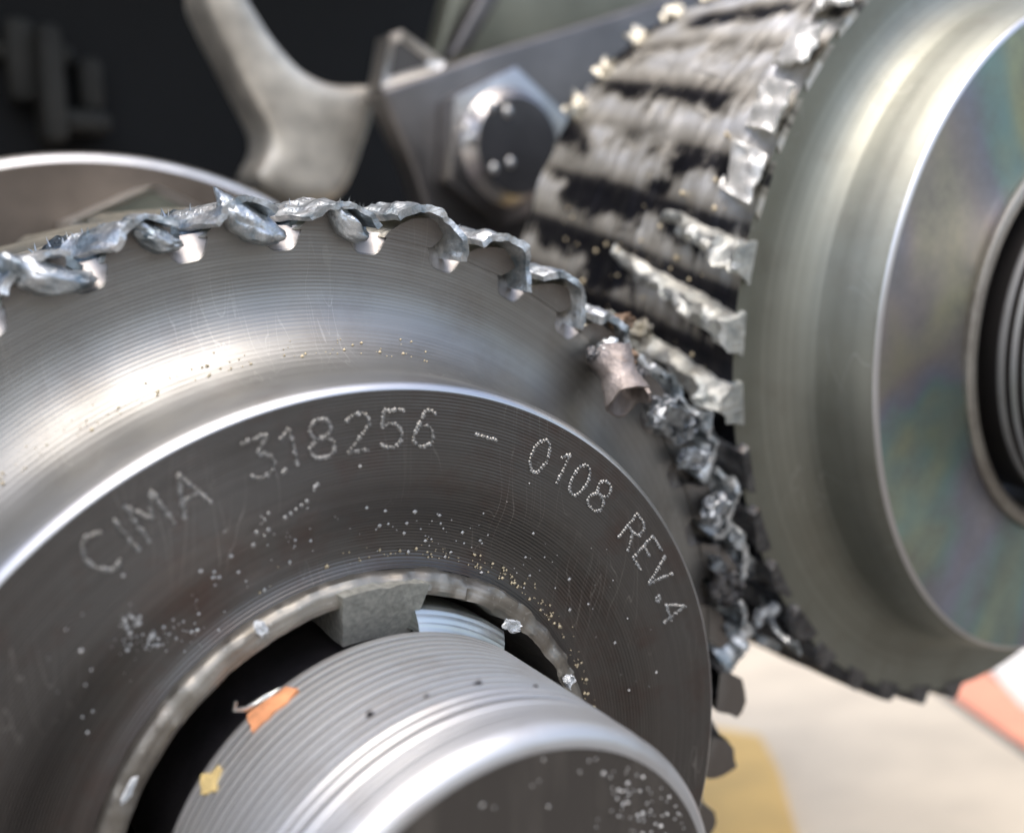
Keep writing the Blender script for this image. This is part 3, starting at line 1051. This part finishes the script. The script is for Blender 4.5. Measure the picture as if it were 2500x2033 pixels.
CH = [
    # name label px py z size rot mat rough
    ('pale ridged chip with a grooved face jammed right of the curled tube', 1400, 872, -.30, (.085, .045, .05), (.2, .3, -.5), M_CHIP, .22),
    ('blue white oval chip in the dark gap between the gears', 1442, 958, -.30, (.045, .024, .03), (.2, .0, -.1), M_CHIP, .2),
    ('fan shaped ribbed chip beside the E of the stamp', 1490, 1062, -.30, (.04, .03, .035), (.5, .2, .3), M_CHIP, .3),
    ('bright block chip above the ribbed fan chip', 1527, 1035, -.42, (.035, .045, .03), (.3, .2, -.4), M_CHIP, .25),
    ('tan jagged chip hanging above the black hollow', 1510, 1135, -.40, (.022, .036, .025), (.1, .4, -.3), M_TAN, .35),
    ('pale hook shaped chip right of the black hollow', 1560, 1180, -.42, (.042, .022, .03), (.1, .3, -.8), M_CHIP, .3),
    ('shiny white bead of metal above the lowest black cleft', 1595, 1280, -.36, (.045, .022, .028), (.2, .1, .2), M_CHIP, .2),
    ('dull domed chip touching the hub edge above the cleft', 1510, 1225, -.30, (.045, .04, .04), (.2, .1, -.3), M_TORN2, .3),
    ('small brown crumb at the tip of the last torn lip', 1295, 672, -.36, (.030, .016, .02), (.1, .1, .1), M_TAN, .45),
    ('dark squared stub under the longest bright ridge', 1530, 812, -.37, (.028, .03, .03), (.2, .4, .2), M_BLUE, .25),
    ('cream crumb on the scored rim behind the last torn lip', 1345, 700, -.75, (.045, .035, .04), (.2, .4, .2), M_TOOTH, .3),
]
CH += [
    ('blue black shard wedged under the lowest bright ridge of the second gear', 1470, 905, -.42, (.05, .022, .03), (.3, .2, -.9), M_CHIP, .3),
    ('small dark sliver below the oval chip', 1478, 1000, -.36, (.018, .045, .02), (.1, .3, .3), M_CHIP, .35),
    ('bent bright edged flake beside the tan jagged chip', 1545, 1105, -.44, (.022, .05, .02), (.2, .5, .2), M_CHIP, .3),
    ('dark folded shard left of the hook shaped chip', 1500, 1180, -.34, (.05, .02, .03), (.2, .2, -.5), M_CHIP, .3),
    ('flat dark shard at the foot of the tooth jumble', 1535, 1310, -.36, (.06, .022, .03), (.2, .1, -.35), M_CHIP, .3),
    ('narrow pale splinter at the foot of the tooth jumble', 1600, 1340, -.38, (.055, .012, .02), (.1, .1, -.45), M_TORN, .3),
]
for i, (lb, px, py, z, sz, rot, m, rg) in enumerate(CH):
    chip_lump('metal_chip', lb, 'metal chip', on_z(px, py, z), tuple(c_ * 1.2 for c_ in sz), rot, 20 + i * 5.1, m, rg)
chip_lump('metal_bead', 'tiny shiny bead on the bright fillet at far left', 'bead', on_z(92, 1033, -.2), (.014, .014, .014), (0, 0, 0), 2, M_TORN, .15, flat=1.0)

# grit on hub and shaft end
def grit(pts, rmin, rmax):
    V, Fc = [], []
    for p in pts:
        r = rmin + (rmax - rmin) * random.random() ** 2.5
        b = len(V)
        p = np.array(p)
        V += [p + np.array(d) * r * random.uniform(.7, 1.2) for d in ((1, 0, .3), (0, 1, .3), (-1, 0, .3), (0, -1, .3), (0, 0, 1), (0, 0, -.5))]
        for q in range(4):
            q2 = (q + 1) % 4
            Fc += [(b + q, b + q2, b + 4), (b + q2, b + q, b + 5)]
    return V, Fc
def hub_z(r):
    rs = [q[0] for q in prof_hub][::-1]; zs = [q[1] for q in prof_hub][::-1]
    return float(np.interp(r, rs, zs))
pts = []
def add_px(cx, cy, sx, sy, n, ang=0.0):
    for _ in range(n):
        u, v = random.gauss(0, sx), random.gauss(0, sy)
        x = cx + u * math.cos(ang) - v * math.sin(ang)
        y = cy + u * math.sin(ang) + v * math.cos(ang)
        p = on_z(x, y, -.01)
        r = math.hypot(p[0], p[1])
        if .61 < r < .86 or (.61 < r < .99 and math.degrees(math.atan2(p[1], p[0])) > 130):
            pts.append((p[0], p[1], hub_z(r) + .002))
add_px(272, 1300, 16, 20, 34, -.4); add_px(330, 1345, 40, 12, 40, -.2); add_px(410, 1320, 40, 30, 22); add_px(450, 1220, 20, 20, 8)
add_px(600, 1190, 50, 40, 12); add_px(560, 1120, 40, 30, 6); add_px(850, 1110, 90, 22, 20); add_px(930, 1130, 90, 30, 18, .25)
add_px(800, 1100, 200, 80, 24); add_px(1150, 1230, 60, 60, 22); add_px(1100, 1100, 150, 120, 22); add_px(200, 1400, 120, 120, 20); add_px(1330, 1350, 60, 120, 14)
V, Fc = grit(pts, .0014, .0060)
o = obj('metal_grit', V, Fc, M_GRIT, None, 0, smooth=False); place(o)
tag(o, 'pale metal specks scattered over the dark hub face of the near gear', 'grit', kind='stuff')
pts = []
for _ in range(160):
    a = random.gauss(48, 26); r = .625 + abs(random.gauss(0, .018))
    pts.append((*pol(r, a, hub_z(r) + .002)[:2], hub_z(r) + .002))
for _ in range(90):
    a = random.uniform(75, 130); r = 1.05 + abs(random.gauss(0, .02))
    zz = Z_WEB + fil - math.sqrt(max(0, fil ** 2 - (1.022 + fil - r) ** 2))
    pts.append((*pol(r, a, 0)[:2], zz + .002))
V, Fc = grit(pts, .0016, .0055)
o = obj('metal_grit', V, Fc, M_GRITY, None, 0, smooth=False); place(o)
tag(o, 'yellowish crumbs caked round the bore ring and fillet', 'grit', kind='stuff')
pts = []
for cx, cy, sx, sy, n in ((1320, 1640, 30, 50, 34), (1370, 1690, 50, 40, 40), (1280, 1590, 60, 20, 14), (1150, 1650, 120, 50, 14)):
    for _ in range(n):
        p = on_z(random.gauss(cx, sx), random.gauss(cy, sy), .552)
        if math.hypot(p[0], p[1]) < .44: pts.append((p[0], p[1], .553))
V, Fc = grit(pts, .002, .006)
o = obj('metal_grit', V, Fc, M_GRIT, None, 0, smooth=False); place(o)
tag(o, 'pale specks on the dark end face of the near shaft', 'grit', kind='stuff')

pts = []
for _ in range(70):
    a, z = random.gauss(171, 9), random.uniform(-1.35, -.42)
    x, y, z = pol(RB_BODY + .012, a, z)
    pts.append((x + BX, y + BY, z))
V, Fc = grit(pts, .003, .013)
o = obj('metal_grit', V, Fc, M_GRITY, None, 0, smooth=False); place(o)
tag(o, 'tan crumbs stuck on the scorched rim of the second gear', 'grit', kind='stuff')

# ------------------------------------------------------------------ the machine behind
fl_ = thing('bearing_flange', 'large blurred brown disc with a bright rim behind the near gear', 'flange', (0, 0, -2.6))
V, Fc = lathe([(1.62, .0), (1.2, .0), (.45, .0)], 200)
obj('flange_face', V, Fc, M_FLANGE, fl_)
V, Fc = lathe([(1.62, 0), (1.645, -.012), (1.658, -.04), (1.66, -.3)], 200)
obj('flange_rim', V, Fc, M_EDGE, fl_)
def lug_plate(name, px, z, depth, inset, parent_args, back):
    """folded corner plate: bright worn edge round a sunken dull face"""
    t = thing(*parent_args, (0, 0, z))
    L = [np.array(on_z(x, y, z)[:2]) for x, y in px]
    cen = np.mean(L, axis=0)
    V = [(q[0], q[1], 0) for q in L] + [(*(cen + (q - cen) * inset), -depth) for q in L] + [(q[0], q[1], back) for q in L]
    n = len(L)
    obj(name, V, [tuple(range(n, 2 * n))], M_OLIVE, t, 0, smooth=False)
    E_ = []
    for i in range(n):
        j = (i + 1) % n
        E_ += [(i, j, n + j, n + i), (i, 2 * n + i, 2 * n + j, j)]
    obj('worn_edge', V, E_, M_EDGE, t, 0, smooth=False)
    return t
lug_plate('lug_face', [(150, 462), (318, 388), (332, 388), (440, 440), (430, 600), (150, 600)], -2.25, .03, .84,
          ('angle_bracket', 'blurred corner of an angled bracket peeping over the near gear teeth', 'bracket'), -.34)

# casting arm: a forked strut
ZA = -3.0
arm = thing('casting_arm', 'blurred bare metal forked casting arm against the black housing', 'casting', (0, 0, ZA))
poly = [(400, -60), (500, -60), (540, 20), (580, 80), (625, 135), (670, 165), (730, 178), (800, 165), (790, 230), (770, 300), (740, 380), (720, 420), (640, 430), (560, 400), (520, 370), (560, 330), (575, 290), (545, 230), (510, 170), (470, 90), (440, 30)]
P = [on_z(x, y, ZA) for x, y in poly]
P = smooth_poly([(q[0], q[1]) for q in P], 3)
ao = plate(P, -.42, 0.0, 0.0, 'arm_web', M_CAST, arm, 1)
md = ao.modifiers.new('remesh', 'REMESH'); md.mode = 'VOXEL'; md.voxel_size = .035; md.use_smooth_shade = True
md = ao.modifiers.new('smooth', 'SMOOTH'); md.factor = .5; md.iterations = 30

ZP = -2.75
br = thing('bracket_plate', 'blurred grey bracket plate carrying the marked bolt', 'bracket', (0, 0, ZP))
poly = [(795, 185), (905, 148), (1010, 110), (1160, 65), (1310, 20), (1480, -40), (1700, -40), (1700, 560), (1300, 640), (960, 640), (905, 470), (862, 340)]
P = [on_z(x, y, ZP) for x, y in poly]
plate([(q[0], q[1]) for q in P], -.22, 0.0, .03, 'plate_body', M_PLATE, br, 3)
# folded lug at the corner
lug = [on_z(x, y, ZP - .02) for x, y in [(795, 183), (815, 70), (838, 62), (928, 128), (920, 145)]]
lug = [np.array((q[0], q[1])) for q in lug]
cen = np.mean(lug, axis=0)
V = [(q[0], q[1], -.02) for q in lug] + [(*(cen + (q - cen) * .62), -.07) for q in lug] + [(q[0], q[1], -.18) for q in lug]
n = len(lug)
Fc = []
for i in range(n):
    j = (i + 1) % n
    Fc += [(i, j, n + j, n + i), (i, 2 * n + i, 2 * n + j, j)]
Fc.append(tuple(range(n, 2 * n)))
obj('folded_lug', V, Fc, None, br, 60, smooth=False, mats=[M_EDGE, M_PLATE], midx=[0] * (2 * n) + [1])

bp = on_z(1030, 312, ZP)
bolt = thing('flange_bolt', 'blurred hex bolt with raised marks on its head on the grey bracket', 'bolt', (bp[0], bp[1], ZP))
BR = np.linalg.norm(np.array(on_z(1030, 312, ZP)) - np.array(on_z(1110, 300, ZP)))
bm = bmesh.new()
vs = [bm.verts.new((BR * 1.62 * math.cos(RAD(26 + 60 * i)), BR * 1.62 * math.sin(RAD(26 + 60 * i)), .02)) for i in range(6)]
f = bm.faces.new(vs)
r = bmesh.ops.extrude_face_region(bm, geom=[f])
for e in r['geom']:
    if isinstance(e, bmesh.types.BMVert): e.co.z = .17
bmesh.ops.bevel(bm, geom=list(bm.edges), offset=.012, segments=2, affect='EDGES', profile=.5)
obj_bm('hex_head', bm, M_BOLT, bolt, 25)
V, Fc = lathe([(BR * 1.20, .168), (BR * 1.17, .18), (BR * 1.0, .236), (BR * .98, .239)], 80)
obj('head_chamfer', V, Fc, M_BOLT, bolt, 20)
V, Fc = lathe([(BR * .98, .239), (BR * .5, .240), (.001, .240)], 80)
obj('head_face', V, Fc, M_PLATE, bolt)
for (px, py, sz) in ((988, 236, .024), (1022, 224, .024), (1058, 234, .024), (974, 268, .024), (980, 290, .03), (1030, 352, .022), (1064, 340, .022)):
    q = on_z(px, py, ZP + .24)
    bm = bmesh.new()
    bmesh.ops.create_uvsphere(bm, u_segments=12, v_segments=8, radius=sz)
    bmesh.ops.scale(bm, vec=(1, 1.3, .6), verts=bm.verts)
    bmesh.ops.translate(bm, vec=(q[0] - bp[0], q[1] - bp[1], .241), verts=bm.verts)
    obj_bm('raised_mark', bm, M_EDGE, bolt)

cv = thing('cover_plate', 'blurred olive grey cover plate behind the bracket at the top', 'cover', (0, 0, -3.6))
P = [on_z(x, y, -3.6) for x, y in [(900, 160), (960, -80), (1500, -80), (1500, 200), (1000, 260)]]
plate([(q[0], q[1]) for q in P], -.2, 0, .04, 'cover_panel', M_OLIVE, cv)
P = [on_z(x, y, -3.35) for x, y in [(930, 130), (1040, -80), (1090, -80), (985, 100)]]
plate([(q[0], q[1]) for q in P], .08, .25, .03, 'cover_rib', M_PLATE, cv)

# black housing: an open-fronted box behind the gears
hs = thing('machine_housing', 'black hollow machine housing behind the gears', 'housing', (0, 0, -6))
def box(x0, x1, y0, y1, z0, z1, name, parent, mat, bevel=.05):
    bm = bmesh.new()
    bmesh.ops.create_cube(bm, size=1.0)
    for v in bm.verts:
        v.co = Vector(((x0 + x1) / 2 + v.co.x * (x1 - x0), (y0 + y1) / 2 + v.co.y * (y1 - y0), (z0 + z1) / 2 + v.co.z * (z1 - z0)))
    bmesh.ops.bevel(bm, geom=list(bm.edges), offset=bevel, segments=2, affect='EDGES', profile=.5)
    return obj_bm(name, bm, mat, parent, 40)
box(-3.2, 5.2, -2.2, 5.6, -.3, 0, 'back_wall', hs, M_BLACK)
box(-3.5, -3.203, -2.2, 5.6, -.3, 3.0, 'side_wall', hs, M_BLACK)
box(-3.5, 5.2, 5.603, 5.9, -.3, 3.2, 'roof_panel', hs, M_BLACK)
for x0, x1, y0, y1, d in ((20, 70, 40, 210, .25), (85, 120, 60, 300, .4), (125, 230, 235, 275, .3), (170, 215, 120, 230, .2), (-20, 160, 90, 120, .15)):
    p0, p1 = on_z(x0, y1, -5.8), on_z(x1, y0, -5.8)
    box(p0[0], p1[0], p0[1], p1[1], .003, d, 'wall_rib', hs, M_SOOT, .06)

# ------------------------------------------------------------------ ground
def ground_mat():
    s = NT('dark_concrete')
    n = s.noise(.9, 6, .6)
    n2 = s.noise(14, 5, .7)
    col = s.mix(s.ramp(n, [(.3, 0.0), (.7, 1.0)]), (.15, .14, .125), (.20, .19, .17))  # ground toned dark so that the flat gear faces mirror less light
    col = s.mix(s.math('MULTIPLY', n2, .35), col, (.13, .12, .10))
    nb = s.bump(n2, .3, .02)
    return s.done(col, 0.0, .85, nb)
V = [(-400, -400, GROUND_Z), (400, -400, GROUND_Z), (400, 400, GROUND_Z), (-400, 400, GROUND_Z)]
g = obj('ground', V, [(0, 1, 2, 3)], ground_mat(), None, 0, smooth=False)
tag(g, 'dark concrete ground under the gears', None, kind='structure')

def slab(name, px, h0, h1, mat, label, cat, bevel=.02):
    P = [on_ground(x, y, h1) for x, y in px]
    c = sum(P, Vector()) / len(P)
    bm = bmesh.new()
    vs = [bm.verts.new((p.x - c.x, p.y - c.y, 0)) for p in P]
    f = bm.faces.new(vs)
    bm.normal_update()
    if f.normal.z < 0: f.normal_flip()
    r = bmesh.ops.extrude_face_region(bm, geom=[f])
    for e in r['geom']:
        if isinstance(e, bmesh.types.BMVert): e.co.z = h0 - h1
    bmesh.ops.bevel(bm, geom=list(bm.edges), offset=bevel, segments=2, affect='EDGES')
    o = obj_bm(name, bm, mat, None, 40)
    o.location = (c.x, c.y, GROUND_Z + h1)
    return tag(o, label, cat)
M_BOARD = simple('beige_board', (.60, .515, .385), 0, .7, .13, .8, .3)
M_YEL = simple('yellow_wood', (.66, .43, .13), 0, .6, .14, 1.2, .2)
M_STRIPE = simple('orange_strap_weave', (.85, .34, .20), 0, .6, .1, 2, .2)
M_PAPER = simple('off_white_sheet', (.74, .70, .62), 0, .7, .06, 1, .1)
slab('floor_board', [(1300, 1250), (1760, 1330), (1900, 1405), (2160, 1590), (2400, 1780), (2300, 2100), (1300, 2100)], .0, .16, M_BOARD, 'beige board lying on the ground under the second gear', 'board')
slab('yellow_plank', [(1300, 1480), (1585, 1530), (1622, 1600), (1668, 1760), (1700, 1900), (1300, 1900)], .164, .24, M_YEL, 'yellow wooden plank on the beige board right of the near hub', 'plank')
slab('orange_strap', [(1850, 1345), (1990, 1330), (2070, 1410), (2260, 1540), (2260, 1660), (2160, 1570), (1900, 1390)], .004, .03, M_STRIPE, 'orange red strap lying behind the beige board edge', 'strap', .008)
slab('paper_sheet', [(2010, 1330), (2300, 1300), (2330, 1590), (2130, 1470)], .034, .04, M_PAPER, 'off white sheet beyond the orange strap', 'paper', .002)
